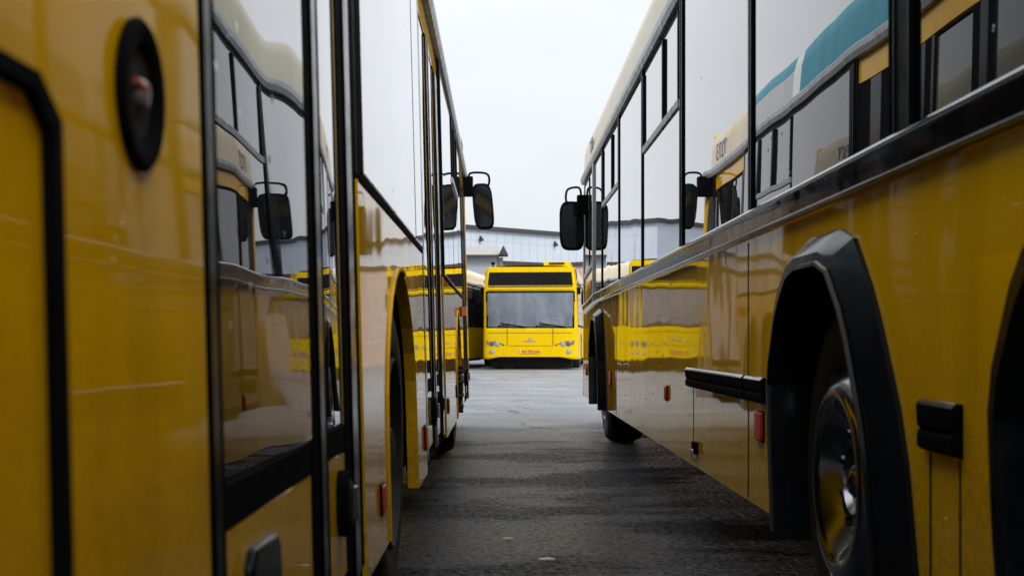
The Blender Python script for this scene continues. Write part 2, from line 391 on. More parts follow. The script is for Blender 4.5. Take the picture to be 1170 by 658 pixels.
class Bus:
    def __init__(s, root, yc, t=0.0, paint_='yellow', glass='glass'):
        s.root, s.yc, s.t, s.paint, s.glass = root, yc, t, M[paint_], M[glass]
    def P(s, sg, y, z, off=0.0):
        return (sg * (HWID - s.t * (z - .3) + off), y - s.yc, z)
    def prism(s, mb, sg, poly, o0, o1, mat):
        mb.hexa([s.P(sg, y, z, o1) for y, z in poly], [s.P(sg, y, z, o0) for y, z in poly], mat)
    def sbox(s, mb, sg, y0, y1, z0, z1, o0, o1, mat):
        s.prism(mb, sg, [(y0, z0), (y1, z0), (y1, z1), (y0, z1)], o0, o1, mat)
    def strip(s, mb, sg, path, prof, mat):
        """prof: closed loop of (off, dz) carried along a (y,z) path"""
        n = len(prof); rings = [[s.P(sg, y, z + dz, off) for off, dz in prof] for y, z in path]
        v_ = [p for r_ in rings for p in r_]; f = []
        for i in range(len(path) - 1):
            for k in range(n): f.append((i * n + k, i * n + (k + 1) % n, (i + 1) * n + (k + 1) % n, (i + 1) * n + k))
        f += [tuple(range(n)), tuple((len(path) - 1) * n + k for k in range(n))]
        mb.add(v_, f, mat)

FR_N, FR_D = 6.0, .30
def front_y(x, w):        # distance of the rounded front ahead of where the sides end
    q = min(abs(x) / w, 1.0)
    return FR_D * (1 - q ** FR_N) ** (1 / FR_N)

def build_shell(B, yr, yf, arches, doors, skirt=.29, top_belt=1.20, arch_shape=ARCH_ROUND, cove=None, left_doors=(), far=0):
    """lower sides with arch openings, dark window band, roof, underbody, rear end"""
    ye = yf - FR_D
    mb = MB()
    for sg in (1, -1):
        cuts = doors if sg == 1 else left_doors
        segs = []; a = yr + .02
        for d0, d1 in sorted(cuts): segs.append((a, d0)); a = d1
        segs.append((a, ye))
        for y0, y1 in segs:
            if y1 - y0 < .03: continue
            poly = [(y0, skirt)]
            for c in sorted(arches):
                if y0 < c < y1: poly += [(c + dy, max(z, skirt)) for dy, z in arch_shape]
            poly += [(y1, skirt), (y1, top_belt), (y0, top_belt)]
            B.prism(mb, sg, poly, -.042, 0, B.paint)
    mb.build('body_panel', B.root, smooth=False)
    mb = MB()
    for sg in (1, -1):
        cuts = doors if sg == 1 else left_doors
        a = yr + .02
        for d0, d1 in sorted(cuts) + [(ye, ye)]:
            if d0 - a > .03: B.sbox(mb, sg, a, d0, top_belt, 2.47, -.06, -.004, M['frame'])
            a = d1
    mb.build('window_band', B.root, smooth=False)
    # roof: cross-section swept along the bus, its edge in painted lengths
    prof = [(0.0, 2.47), (-.012, 2.72), (-.035, 2.82), (-.10, 2.885), (-.45, 2.93), (-1.25 + B.t * 2.2, 2.95)]
    stations = [yr]; mats = []
    for y_end, up, low in (cove or [(yf, 'cream', 'cream')]): stations.append(min(y_end, ye)); mats.append((up, low))
    mb = MB()
    for sg in (1, -1):
        for i, (up, low) in enumerate(mats):
            for j in range(len(prof) - 1):
                (o0, z0), (o1, z1) = prof[j], prof[j + 1]
                mt = M[low] if j == 0 else (M[up] if j <= 2 else M['cream'])
                ya, yb = stations[i], stations[i + 1]
                mb.add([B.P(sg, ya, z0, o0), B.P(sg, yb, z0, o0), B.P(sg, yb, z1, o1), B.P(sg, ya, z1, o1)], [(0, 1, 2, 3)], mt)
    mb.add([B.P(1, yr, z, o) for o, z in prof] + [B.P(-1, yr, z, o) for o, z in reversed(prof)], [tuple(range(2 * len(prof)))], M['cream'])
    mb.build('roof', B.root, ang=50)
    mb = MB()
    for sg in (1, -1):
        B.strip(mb, sg, [(yr, 2.47), (ye + .05, 2.47)], [(-.02, -.04), (.018, -.035), (.03, -.005), (.03, .03), (.012, .05), (-.02, .05)], M['gutter'])
    mb.build('gutter', B.root, ang=20)
    # underbody, kept clear of the wheel wells
    mb = MB(); q = yr - B.yc; p = ye - B.yc
    mb.box(-.78, .78, q + .1, p, .33, 1.08, M['dark'])
    mb.box(-1.16, 1.16, q + .05, p, 1.09, 1.13, M['dark'])
    edges = [yr + .1] + [y for c in sorted(arches) for y in (c - .72, c + .72)] + [ye]
    for k in range(0, len(edges), 2):
        if edges[k + 1] > edges[k]: mb.box(-1.17, 1.17, edges[k] - B.yc, edges[k + 1] - B.yc, .34, .6, M['dark'])
        if edges[k + 1] > edges[k] + .5: mb.box(-.9, .9, edges[k] + .1 - B.yc, edges[k + 1] - .1 - B.yc, .19, .335, M['dark'])
    if far:  # low strips added on the hidden side to block light under the bus
        for k in range(0, len(edges), 2):
            if edges[k + 1] > edges[k] + .3: mb.box(far * 1.0 - .14, far * 1.0 + .14, edges[k] + .05 - B.yc, edges[k + 1] - .05 - B.yc, .09, .36, M['dark'])
    mb.build('underbody', B.root, smooth=False)
    # rear end
    mb = MB(); w = HWID - .03
    mb.box(-w, w, q, q + .05, skirt, 1.3, B.paint); mb.box(-w + .05, w - .05, q + .004, q + .05, 1.3, 2.62, B.paint)
    rp = mb.build('rear_panel', B.root, bevel=.01)
    mb = MB(); mb.box(-.95, .95, q - .012, q + .003, 1.45, 2.3, B.glass); mb.build('rear_window', B.root, bevel=.006)
    for sg in (1, -1):
        mb = MB(); mb.box(sg * 1.12 - .06, sg * 1.12 + .06, q - .03, q - .001, .75, 1.15, M['red']); mb.build('tail_light', B.root, bevel=.008)
    mb = MB(); mb.box(-.5, .5, q - .02, q - .001, .6, 1.2, M['frame'])
    for k in range(8): mb.box(-.46, .46, q - .032, q - .021, .64 + k * .07, .67 + k * .07, M['rubber'])
    mb.build('engine_grille', B.root)

def build_front(B, yf, lights=True, plate=None, interior=True, skirt=.29):
    ye = yf - FR_D
    NC = 41
    def w_at(z):
        w = HWID - B.t * (z - .3)
        if z > 2.3: w -= .05 * min((z - 2.3) / .5, 1)
        return w
    def cols(z, off=0.0):
        w = w_at(z); out = []
        for k in range(NC):
            a = math.pi * k / (NC - 1)
            c, s_ = math.cos(a), math.sin(a)
            x = (w + off) * math.copysign(abs(c) ** (2 / FR_N), c); y = (FR_D + off) * abs(s_) ** (2 / FR_N)
            lean = max(z - 1.16, 0) * .03
            out.append((x, ye - B.yc + y - lean * (1 if 3 < k < NC - 4 else 0), z))
        return out
    def grid(mb, zs, keep, mat, off=0.0):
        rows = [cols(z, off) for z in zs]
        for i in range(len(zs) - 1):
            for k in range(NC - 1):
                m_ = keep(k, zs[i], mat)
                if m_ is None: continue
                mb.add([rows[i][k], rows[i][k + 1], rows[i + 1][k + 1], rows[i + 1][k]], [(0, 1, 2, 3)], m_)
    def inx(k, z, lim):
        c = cols(z); return abs(c[k][0]) < lim and abs(c[k + 1][0]) < lim
    zs = [skirt + .07, .62, 1.02, 1.10, 1.16, 1.5, 1.9, 2.20, 2.28, 2.30, 2.36, 2.74, 2.80, 2.86]
    mb = MB()
    grid(mb, zs, lambda k, z, m_: None if (1.15 < z < 2.19 and inx(k, z, 1.165)) else m_, B.paint)
    # lip under the bumper, lower at the corners
    r0 = cols(skirt + .07)
    for k in range(NC - 1):
        dr = lambda kk: -.07 if abs(r0[kk][0]) > 1.1 else (-.07 * max(0, (abs(r0[kk][0]) - .8) / .3))
        mb.add([r0[k], r0[k + 1], (r0[k + 1][0], r0[k + 1][1], r0[k + 1][2] + dr(k + 1) - .004), (r0[k][0], r0[k][1], r0[k][2] + dr(k) - .004)], [(0, 1, 2, 3)], B.paint)
    tp = cols(2.86); mb.add(tp + [(-1.0, ye - B.yc, 2.9), (1.0, ye - B.yc, 2.9)], [tuple(range(NC + 2))], B.paint)
    fp = mb.build('front_panel', B.root, ang=40)
    so = fp.modifiers.new('thick', 'SOLIDIFY'); so.thickness = .03; so.offset = -1
    # windscreen with a black border
    mb = MB()
    grid(mb, [1.165, 1.20, 1.5, 1.9, 2.15, 2.195], lambda k, z, m_: (None if not inx(k, z, 1.168) else (M['frame'] if (z < 1.19 or z > 2.14 or not inx(k, z, 1.13)) else m_)), M['screen'], off=.004)
    ws = mb.build('windscreen', B.root, ang=60)
    # destination board
    mb = MB(); grid(mb, [2.365, 2.735], lambda k, z, m_: m_ if inx(k, z, 1.12) else None, M['board'], off=.006)
    mb.build('destination_board', B.root, ang=60)
    F = lambda x, z, o=0: ye - B.yc + front_y(x, w_at(z)) - max(z - 1.16, 0) * .03 + o
    # seams of the bonnet flap and the groove under the board
    for x in (-.60, .60):
        mb = MB(); mb.box(x - .008, x + .008, F(x, .9) - .02, F(x, .9, .004), .66, 1.15, M['dark']); mb.build('panel_seam', B.root, smooth=False)
    for z, h_, lim in ((1.02, .010, 1.2), (.66, .010, .62), (2.315, .03, 1.15)):
        mb = MB()
        for k in range(20):
            xa, xb = -1.1 + k * .11, -1.1 + (k + 1) * .11
            if max(abs(xa), abs(xb)) <= lim:
                mb.hexa([(xa, F(xa, z) - .02, z), (xb, F(xb, z) - .02, z), (xb, F(xb, z, .004), z), (xa, F(xa, z, .004), z)],
                        [(xa, F(xa, z) - .02, z + h_), (xb, F(xb, z) - .02, z + h_), (xb, F(xb, z, .004), z + h_), (xa, F(xa, z, .004), z + h_)], M['dark'])
        mb.build('panel_seam', B.root, smooth=False)
    for x in (-.68, .70):
        mb = MB(); mb.hexa([(x - .03, F(x, .7) - .01, .67), (x + .03, F(x, .7) - .01, .67), (x, F(x, .7) - .01, .73)], [(x - .03, F(x, .7, .006), .67), (x + .03, F(x, .7, .006), .67), (x, F(x, .7, .006), .73)], M['dark']); mb.build('tow_cover', B.root, smooth=False)
    for sg in (1, -1):
        hb = MB(); pts = [(.68, .68), (.80, .76), (.95, .80), (1.16, .81), (1.17, .785), (.95, .775), (.82, .735)]
        hb.hexa([(sg * x, F(x, z, .008), z) for x, z in pts], [(sg * x, F(x, z) - .02, z) for x, z in pts], M['dark'])
        hl = hb.build('headlight', B.root)
        for x, z, r_, mt in ((.86, .715, .062, 'lamp'), (1.0, .725, .068, 'lampd' if sg == 1 else 'lampd'), (1.11, .74, .036, 'lockred')):
            lb = MB(); y = F(x, z)
            lb.tube([(sg * x, y - .03, z), (sg * x, y + .012, z), (sg * x, y + .02, z)], [r_, r_, r_ * .75], M[mt], 20)
            lb.tube([(sg * x, y - .03, z), (sg * x, y + .008, z)], r_ + .012, M['dullsteel'], 20)
            lb.build('lens', hl)
        lb = MB(); x, z = 1.0, .50; y = F(x, z)
        lb.tube([(sg * x, y - .03, z), (sg * x, y + .012, z), (sg * x, y + .02, z)], [.058, .058, .04], M['lamp'], 20); lb.tube([(sg * x, y - .03, z), (sg * x, y + .006, z)], .07, M['dullsteel'], 20)
        lb.build('fog_light', B.root)
    eb = MB(); y = F(0, .9, .012)
    prof = [(-.17, .79), (-.13, .81), (-.04, .815), (-.012, .90), (.012, .90), (.04, .815), (.13, .81), (.17, .79)]
    eb.hexa([(x, y, z) for x, z in prof], [(x, y - .03, z) for x, z in prof], M['dullsteel']); eb.build('emblem', B.root)
    if plate:
        pb = MB(); y = F(0, .5); pb.box(-.26, .26, y - .02, y + .014, .44, .56, M['plate']); pb.box(.235, .262, y - .018, y + .016, .442, .558, M['plateend'])
        po = pb.build('licence_plate', B.root, bevel=.003)
        mt = Matrix.Translation((-.01, y + .0155, .50)) @ Matrix.Rotation(math.pi, 4, 'Z') @ Matrix.Rotation(R(90), 4, 'X')
        text_mesh('plate_number', plate, .105, M['platetext'], mt, po)
    for x0, x1 in ((-.95, -.15), (.10, .85)):
        wb = MB(); wb.tube([(x0, F(x0, 1.2, .03), 1.19), (x0 * .5 + x1 * .5, F(.3, 1.25, .045), 1.25), (x1, F(x1, 1.25, .035), 1.22)], .012, M['rubber'])
        wb.tube([((x0 + x1) / 2 - .25, F(.3, 1.2, .028), 1.21), ((x0 + x1) / 2 + .3, F(.3, 1.28, .028), 1.30)], .014, M['rubber']); wb.build('wiper', B.root)
    if interior:
        ib = MB(); yb = ye - B.yc
        ib.box(-1.1, 1.1, yb - .45, yb + .12, 1.13, 1.19, M['seat']); ib.build('dashboard', B.root, bevel=.02)
        ib = MB(); c = (-.62, yb - .28, 1.34)
        ring = [(c[0] + .23 * math.cos(a), c[1] - .10 * math.sin(a), c[2] + .10 * math.sin(a)) for a in [2 * math.pi * k / 24 for k in range(25)]]
        ib.tube(ring, .016, M['inner'], 6); ib.tube([c, (c[0], c[1] + .1, 1.17)], .03, M['inner']); ib.tube([(c[0] - .22, c[1], c[2]), (c[0] + .22, c[1], c[2])], .014, M['inner'])
        ib.build('steering_wheel', B.root)
        ib = MB()
        for x in (-.62, .35, .85):
            for k in range(3):
                y = yb - 1.1 - k * 1.1 - (.5 if x > 0 else 0); ib.box(x - .22, x + .22, y - .08, y, 1.14, 1.72, M['seat'])
        ib.build('passenger_seat', B.root, bevel=.04)
        ib = MB(); ib.tube([(-.1, yb - .9, 1.14), (-.1, yb - .9, 2.4)], .018, M['inner']); ib.tube([(.5, yb - 1.6, 1.14), (.5, yb - 1.6, 2.4)], .018, M['inner'])
        ib.box(-.14, -.08, yb - .92, yb - .9, 1.72, 1.95, M['inner'])
        ib.build('grab_pole', B.root)

def wheel(B, sg, y, dual=False, rim='chrome', inset=.035):
    w = HWID - inset
    o = MB(); wd = .56 if dual else .29
    o.lathe([(.300, .03), (.33, .004), (.40, -.004), (.445, .006), (.470, .035), (.476, .07), (.476, wd - .05), (.45, wd), (.30, wd)], (0, 0, 0), sg, M['tyre'], 64)
    wt = o.build('wheel', B.root, ang=40, loc=(sg * w, y - B.yc, .476))
    o = MB()
    if dual: prof = [(.302, .03), (.306, .0), (.296, -.006), (.286, .012), (.276, .03), (.262, .07), (.235, .105), (.20, .125), (.135, .135), (.128, .125), (.122, .04), (.112, .024), (.085, .018), (.078, .004), (.05, -.004), (.0005, -.006)]
    if rim == 'chrome': prof = [(.302, .03), (.306, .0), (.298, -.006), (.287, .010), (.278, .004), (.262, -.018), (.240, -.034), (.215, -.036), (.190, -.022), (.150, .020), (.118, .040), (.100, .046), (.096, .020), (.084, .012), (.078, .030), (.05, .026), (.030, .006), (.0005, .0)]
    elif not dual: prof = [(.302, .03), (.306, .0), (.296, -.006), (.286, .012), (.26, .03), (.21, .0), (.16, -.03), (.125, -.045), (.12, -.03), (.11, -.05), (.07, -.062), (.0005, -.066)]
    o.lathe(prof, (0, 0, 0), sg, M[rim], 64)
    for k in range(10):
        a = 2 * math.pi * (k + .5) / 10; rr = .165
        x = -sg * (.034 if rim == 'chrome' else .13 if dual else -.03)
        if rim == 'chrome': rr = .138
        o.tube([(x, rr * math.cos(a), rr * math.sin(a)), (x + sg * (.016 if rim == 'chrome' else .035), rr * math.cos(a), rr * math.sin(a))], .012 if rim == 'chrome' else .016, M[rim], 6)
    for k in range(10):
        a = 2 * math.pi * k / 10; r0, r1 = (.176, .206) if rim == 'chrome' else (.212, .243)
        pr = []
        for j in range(12):
            b_ = 2 * math.pi * j / 12; rr = (r0 + r1) / 2 + (.013 if rim == 'chrome' else .02) * math.cos(b_); da = .085 * math.sin(b_)
            dd = (-.030 + (.215 - rr) / .04 * .034 if rr < .215 else -.036 + (rr - .215) * .3) if rim == 'chrome' else (.125 + (rr - .20) / .035 * -.020) if dual else (.0 + (rr - .21) / .05 * .03)
            pr.append((rr, a + da, dd))
        o.hexa([(-sg * (dd - .004), rr * math.cos(t_), rr * math.sin(t_)) for rr, t_, dd in pr], [(-sg * (dd + .01), rr * math.cos(t_), rr * math.sin(t_)) for rr, t_, dd in pr], M['hole'])
    o.build('rim', wt, ang=35)
    return wt

def windows(B, sg, panes, z0=1.268, z1=2.395):
    """panes: (y0, y1) or (y0, y1, divider y) for one with a sliding vent on top"""
    for p in panes:
        y0, y1 = p[0] + .018, p[1] - .018
        mb = MB()
        if len(p) == 2:
            B.sbox(mb, sg, y0, y1, z0, z1, -.006, .006, B.glass); mb.build('window', B.root, bevel=.003, smooth=False)
        else:
            zb = 1.955
            B.sbox(mb, sg, y0, y1, z0, zb - .02, -.006, .006, B.glass); w_ = mb.build('window', B.root, bevel=.003, smooth=False)
            mb = MB(); B.sbox(mb, sg, y0 - .01, y1 + .01, zb - .02, zb + .02, -.004, .016, M['gutter']); B.sbox(mb, sg, p[2] - .02, p[2] + .02, zb + .021, z1, -.004, .012, M['frame'])
            B.sbox(mb, sg, y0 - .012, y0 + .022, zb + .021, z1, -.004, .013, M['frame']); B.sbox(mb, sg, y1 - .022, y1 + .012, zb + .021, z1, -.004, .013, M['frame'])
            mb.build('vent_frame', w_, bevel=.003, smooth=False)
            mb = MB(); B.sbox(mb, sg, y0 + .023, p[2] - .021, zb + .022, z1 - .002, -.010, -.001, B.glass); B.sbox(mb, sg, p[2] + .021, y1 - .023, zb + .022, z1 - .002, -.010, .002, B.glass)
            mb.build('vent_pane', w_, smooth=False)

def pillars(B, sg, lst, pr=.010):
    """(y0, y1): rubber-edged posts between the panes, a part each"""
    for y0, y1 in lst:
        mb = MB(); B.sbox(mb, sg, y0, y1, 1.266, 2.44, -.004, pr, M['frame'])
        for y in (y0, y1): B.sbox(mb, sg, y - .007, y + .007, 1.266, 2.42, -.002, pr + .004, M['trim'])
        mb.build('pillar', B.root, bevel=.004, smooth=False)

def belt(B, sg, path):
    mb = MB()
    prof = [(-.01, .0), (.006, .0), (.008, .012), (.017, .055), (.017, .066), (-.01, .066)]
    B.strip(mb, sg, path, prof, M['beltface']); bo = mb.build('belt_trim', B.root, ang=25)
    for dz, h in ((-.010, .014), (.060, .016)):
        mb = MB(); B.strip(mb, sg, path, [(-.01, dz), (.020, dz), (.027, dz + h * .35), (.022, dz + h * .8), (.012, dz + h), (-.01, dz + h)], M['ridge'])
        mb.build('belt_edge', bo, ang=60)

def belt_seal(B, sg, y0, y1):
    mb = MB(); B.strip(mb, sg, [(y0, 1.196), (y1, 1.196)], [(-.01, 0), (.002, 0), (.004, .006), (.003, .018), (-.01, .019)], M['rubber']); mb.build('belt_seal', B.root, ang=25)

def marker(B, sg, y, z, dy=.028, dz=.034, col='red', proud=.015):
    mb = MB(); B.sbox(mb, sg, y - dy, y + dy, z - dz, z + dz, -.002, proud, M[col])
    B.sbox(mb, sg, y - dy - .006, y + dy + .006, z - dz - .006, z + dz + .006, -.002, .006, M['frame'])
    mb.build('side_marker', B.root, bevel=.004)

def mirror(B, sg, y, z, h, w, off, lean=0.0, loop=.12):
    """arm and glass hung ahead of the front corner"""
    mb = MB(); x0 = HWID - B.t * (z - .3)
    cx = x0 + off
    br = (sg * (x0 + .035), y - B.yc, z + h * .42)
    mb.box(br[0] - .045, br[0] + .045, br[1] - .06, br[1] + .06, br[2] - .1, br[2] + .09, M['rubber'])
    zt = z + h / 2
    ctl = [Vector(q_) for q_ in ((br[0], br[1], br[2] + .02), (br[0], br[1] + .02, zt + loop * .2), (sg * (x0 + .05), br[1] + .03, zt + loop), (sg * (cx - .02), br[1] + .04, zt + loop * 1.12), (sg * (cx + .05), br[1] + .04, zt + loop * .9), (sg * (cx + .065), br[1] + .04, zt + loop * .2), (sg * (cx + .05), br[1] + .03, zt - .04))]
    pts = []
    for k in range(len(ctl) - 1):
        p0, p1, p2, p3 = ctl[max(k - 1, 0)], ctl[k], ctl[k + 1], ctl[min(k + 2, len(ctl) - 1)]
        for u in range(5):
            u /= 5; pts.append(.5 * (2 * p1 + (p2 - p0) * u + (2 * p0 - 5 * p1 + 4 * p2 - p3) * u * u + (3 * p1 - p0 - 3 * p2 + p3) * u ** 3))
    mb.tube(pts + [ctl[-1]], .012, M['rubber'], 8)
    a = mb.build('mirror_arm', B.root, bevel=.008)
    mb = MB(); n = 28; loops = []
    for o_, sc in ((.0, .93), (.02, 1.0), (.05, .98), (.085, .7)):
        ring = []
        for k in range(n):
            t_ = 2 * math.pi * k / n; c, s_ = math.cos(t_), math.sin(t_)
            xx = sc * w / 2 * math.copysign(abs(c) ** .55, c); zz = sc * h / 2 * math.copysign(abs(s_) ** .45, s_)
            ring.append((xx + sg * lean * (-zz), o_, zz))
        loops.append(ring)
    for r0, r1 in zip(loops[:-1], loops[1:]):
        mb.add(r0 + r1, [(k, (k + 1) % n, n + (k + 1) % n, n + k) for k in range(n)], M['rubber'])
    mb.add(loops[-1], [tuple(range(n))], M['rubber'])
    ho = mb.build('mirror', B.root, ang=50, loc=(sg * cx, br[1] + .02, z)); ho.rotation_euler = (R(-4), 0, sg * R(-9))
    mb = MB(); mb.add([(x * 1.0, .003, zz) for x, _, zz in loops[0]], [tuple(range(n))], M['mirror']); mb.add(loops[0] + [(x * .94, .003, zz * .96) for x, _, zz in loops[0]], [(k, (k + 1) % n, n + (k + 1) % n, n + k) for k in range(n)], M['rubber'])
    gm = mb.build('mirror_glass', ho)

def flare(B, sg, c):
    mb = MB(); n = len(ARCH_OUT)
    layers = []
    for k in range(n):
        (oy, oz), (iy, iz) = ARCH_OUT[k], ARCH_IN[k]
        f = lambda q: (c + oy + (iy - oy) * q, oz + (iz - oz) * q)
        layers.append([(*f(0.0), -.01), (*f(.0), .012), (*f(.55), .062), (*f(.62), .066), (*f(.86), .066), (*f(.90), .074), (*f(1.0), .074), (*f(1.02), .06), (*f(1.02), -.12)])
    v_ = [B.P(sg, y, z, o) for lay in layers for (y, z, o) in lay]; m_ = len(layers[0])
    fs = [(i * m_ + j, i * m_ + j + 1, (i + 1) * m_ + j + 1, (i + 1) * m_ + j) for i in range(n - 1) for j in range(m_ - 1)]
    mb.add(v_, fs, M['trim'])
    mb.build('wheel_arch_trim', B.root, ang=18)

def door(B, sg, y0, y1, leaves, header=True, sag=0.0, zt=2.26, glass_z0=.665):
    """leaves: (frame y0, glass y0, glass y1, frame y1, handle y)"""
    fb = MB(); B.sbox(fb, sg, y0, y1, .31, 2.44, -.09, -.04, M['frame'])
    B.sbox(fb, sg, y0, y1, .30, .34, -.09, -.012, M['rubber'])
    dr = fb.build('door', B.root, smooth=False)
    if header:
        hb = MB(); B.sbox(hb, sg, y0 + .002, y1 - .002, zt + .03, 2.43, -.04, -.012, B.paint); hb.build('door_header', dr, bevel=.004)
    for a, g0, g1, b_, hy in leaves:
        pb = MB(); B.sbox(pb, sg, g0, g1, .36, glass_z0 - .055, -.04, -.010, B.paint); pb.build('door_panel', dr, bevel=.004)
        pb = MB(); s0, s1 = (-.012 - sag * .55, -.012 + sag * .45) if a == leaves[0][0] else (-.012, -.012)   # an old leaf hangs a little out of true
        pb.hexa([B.P(sg, g0, glass_z0, s0), B.P(sg, g1, glass_z0, s1), B.P(sg, g1, zt, s1), B.P(sg, g0, zt, s0)], [B.P(sg, g0, glass_z0, -.045), B.P(sg, g1, glass_z0, -.045), B.P(sg, g1, zt, -.045), B.P(sg, g0, zt, -.045)], M['glassdoor']); pb.build('door_glass', dr, bevel=.003, smooth=False)
        pb = MB(); B.sbox(pb, sg, g0, g1, glass_z0 - .054, glass_z0 - .001, -.04, -.008, M['rubber'])
        for p, q in ((a, g0), (g1, b_)):
            if q - p < .01: continue
            B.sbox(pb, sg, p, q, .33, zt + .02, -.04, -.006, M['rubber'])
            if q - p > .1: B.sbox(pb, sg, p + (q - p) * .30, p + (q - p) * .62, .33, zt + .02, -.006, -.001, M['trim'])
        pb.build('door_seal', dr, bevel=.004)
        pb = MB(); B.sbox(pb, sg, g1 - .001, g1 + .012, glass_z0 - .05, zt, -.03, -.0105, M['gold']); pb.build('edge_strip', dr, smooth=False)
        if hy is not None:
            z = .515; hb = MB()
            ring = lambda r_: [(hy + .045 * r_ * math.cos(t_), z + r_ * (.065 * math.copysign(abs(math.sin(t_)) ** .7, math.sin(t_)))) for t_ in [2 * math.pi * k / 24 for k in range(24)]]
            B.prism(hb, sg, ring(1.0), -.012, .012, M['rubber']); B.prism(hb, sg, ring(.72), .0121, .016, M['hole'])
            B.sbox(hb, sg, hy - .012, hy + .012, z - .03, z + .035, .016, .028, M['chrome'])
            hb.build('handle', dr, bevel=.004)

GROUP = 'yellow buses parked in the yard'

# ---- right-hand bus, seen along its left side (three axles)
RB = empty('city_bus', (2.10, 6.0, 0))
B = Bus(RB, 6.0, 0.0)
yr, yf = -2.2, 13.5
build_shell(B, yr, yf, [1.58, 3.31, 10.95], [], arch_shape=ARCH_OUT, left_doors=(), far=1)
build_front(B, yf, plate='AA 702 AA', interior=False)
windows(B, -1, [(-1.6, -.1), (-.06, 1.2), (1.25, 2.62), (2.80, 4.30), (4.40, 5.93), (6.10, 7.65, 6.72), (7.72, 9.16), (9.22, 10.68, 9.80), (10.76, 11.55)])
pillars(B, -1, [(2.66, 2.76), (4.335, 4.365), (5.985, 6.035), (7.67, 7.70), (9.18, 9.20), (10.70, 10.74)])
windows(B, 1, [(-1.6 + k * 1.46, -.2 + k * 1.46) for k in range(9)])
for sg in (-1, 1): belt(B, sg, [(yr + .02, 1.195), (11.5, 1.195), (13.19, 1.125)])
# driver's window, its sill higher than the passengers' windows
mb = MB(); B.prism(mb, -1, [(11.72, 1.56), (12.82, 1.50), (12.82, 2.36), (11.72, 2.39)], -.006, .007, B.glass); dw = mb.build('driver_window', RB, bevel=.003, smooth=False)
mb = MB(); B.sbox(mb, -1, 11.62, 11.70, 1.20, 2.44, -.004, .022, M['gutter']); B.sbox(mb, -1, 12.2, 12.24, 1.54, 2.38, .0, .014, M['frame'])
B.prism(mb, -1, [(11.70, 1.52), (12.86, 1.455), (12.86, 1.50), (11.70, 1.56)], -.004, .02, M['gutter']); mb.build('window_frame', dw, bevel=.003)
mb = MB(); B.prism(mb, -1, [(11.72, 1.265), (12.87, 1.21), (12.87, 1.45), (11.72, 1.515)], -.004, .004, B.paint); mb.build('cab_panel', RB)
marker(B, -1, 12.15, 1.37, .12, .035, 'orange')
for y in (1.58, 3.31, 10.95): flare(B, -1, y); flare(B, 1, y)
for y, du in ((1.55, True), (3.31, True), (10.93, False)):
    for sg in (-1, 1): wheel(B, sg, y, du)
# rub rail, block between the rear arches, seams, markers, latch
def rail(y0, y1, z0, z1, name='rub_rail'):
    mb = MB(); zm = z0 + (z1 - z0) * .45
    B.strip(mb, -1, [(y0, 0), (y1, 0)], [(-.002, z0), (.012, z0 + .004), (.020, z0 + .012), (.020, zm - .008), (.014, zm), (.020, zm + .008), (.022, z1 - .010), (.014, z1), (-.002, z1)], M['rubber'])
    ro = mb.build(name, RB, ang=25)
    mb = MB(); B.strip(mb, -1, [(y0, 0), (y1, 0)], [(.010, z1 - .001), (.021, z1 - .009), (.023, z1 - .006), (.014, z1 + .003), (.006, z1 + .003)], M['ridge']); mb.build('rail_edge', ro, ang=60)
rail(4.13, 4.42, .63, .715); rail(4.46, 5.82, .63, .715); rail(2.38, 2.585, .615, .715)
for y, z0, z1, w in ((5.70, .30, .63, .008), (4.44, .30, 1.17, .014), (2.56, .30, .61, .010), (2.395, .30, .61, .008), (9.5, .3, 1.17, .012)):
    sm = MB(); B.sbox(sm, -1, y - w / 2, y + w / 2, z0, z1, -.001, .0015, M['hole']); sm.build('panel_seam', RB, smooth=False)
marker(B, -1, 6.6, .571); marker(B, -1, 4.22, .557, .05, .045); marker(B, -1, 9.93, .556, .05, .05); marker(B, -1, 12.7, .55, .04, .04)
mb = MB(); B.sbox(mb, -1, 5.56, 5.64, .35, .40, -.002, .02, M['rubber']); B.sbox(mb, -1, 5.58, 5.62, .33, .37, .0, .028, M['dullsteel']); mb.build('latch', RB, bevel=.004)
for fl_ in ((11.55, 11.60, .16, .5, -.10, -.06), (10.12, 10.16, .14, .5, -.24, -.02)):
    mb = MB(); B.sbox(mb, -1, *fl_, M['rubber']); mb.build('mud_flap', RB)
mirror(B, -1, 13.0, 2.0, .50, .25, .125, 0, .12); mirror(B, 1, 13.0, 2.0, .44, .22, .16)
mt = Matrix(((0, -.05, -1, -1.247), (-1, 0, 0, 12.1 - 6.0), (0, 1, -.05, 2.66), (0, 0, 0, 1)))
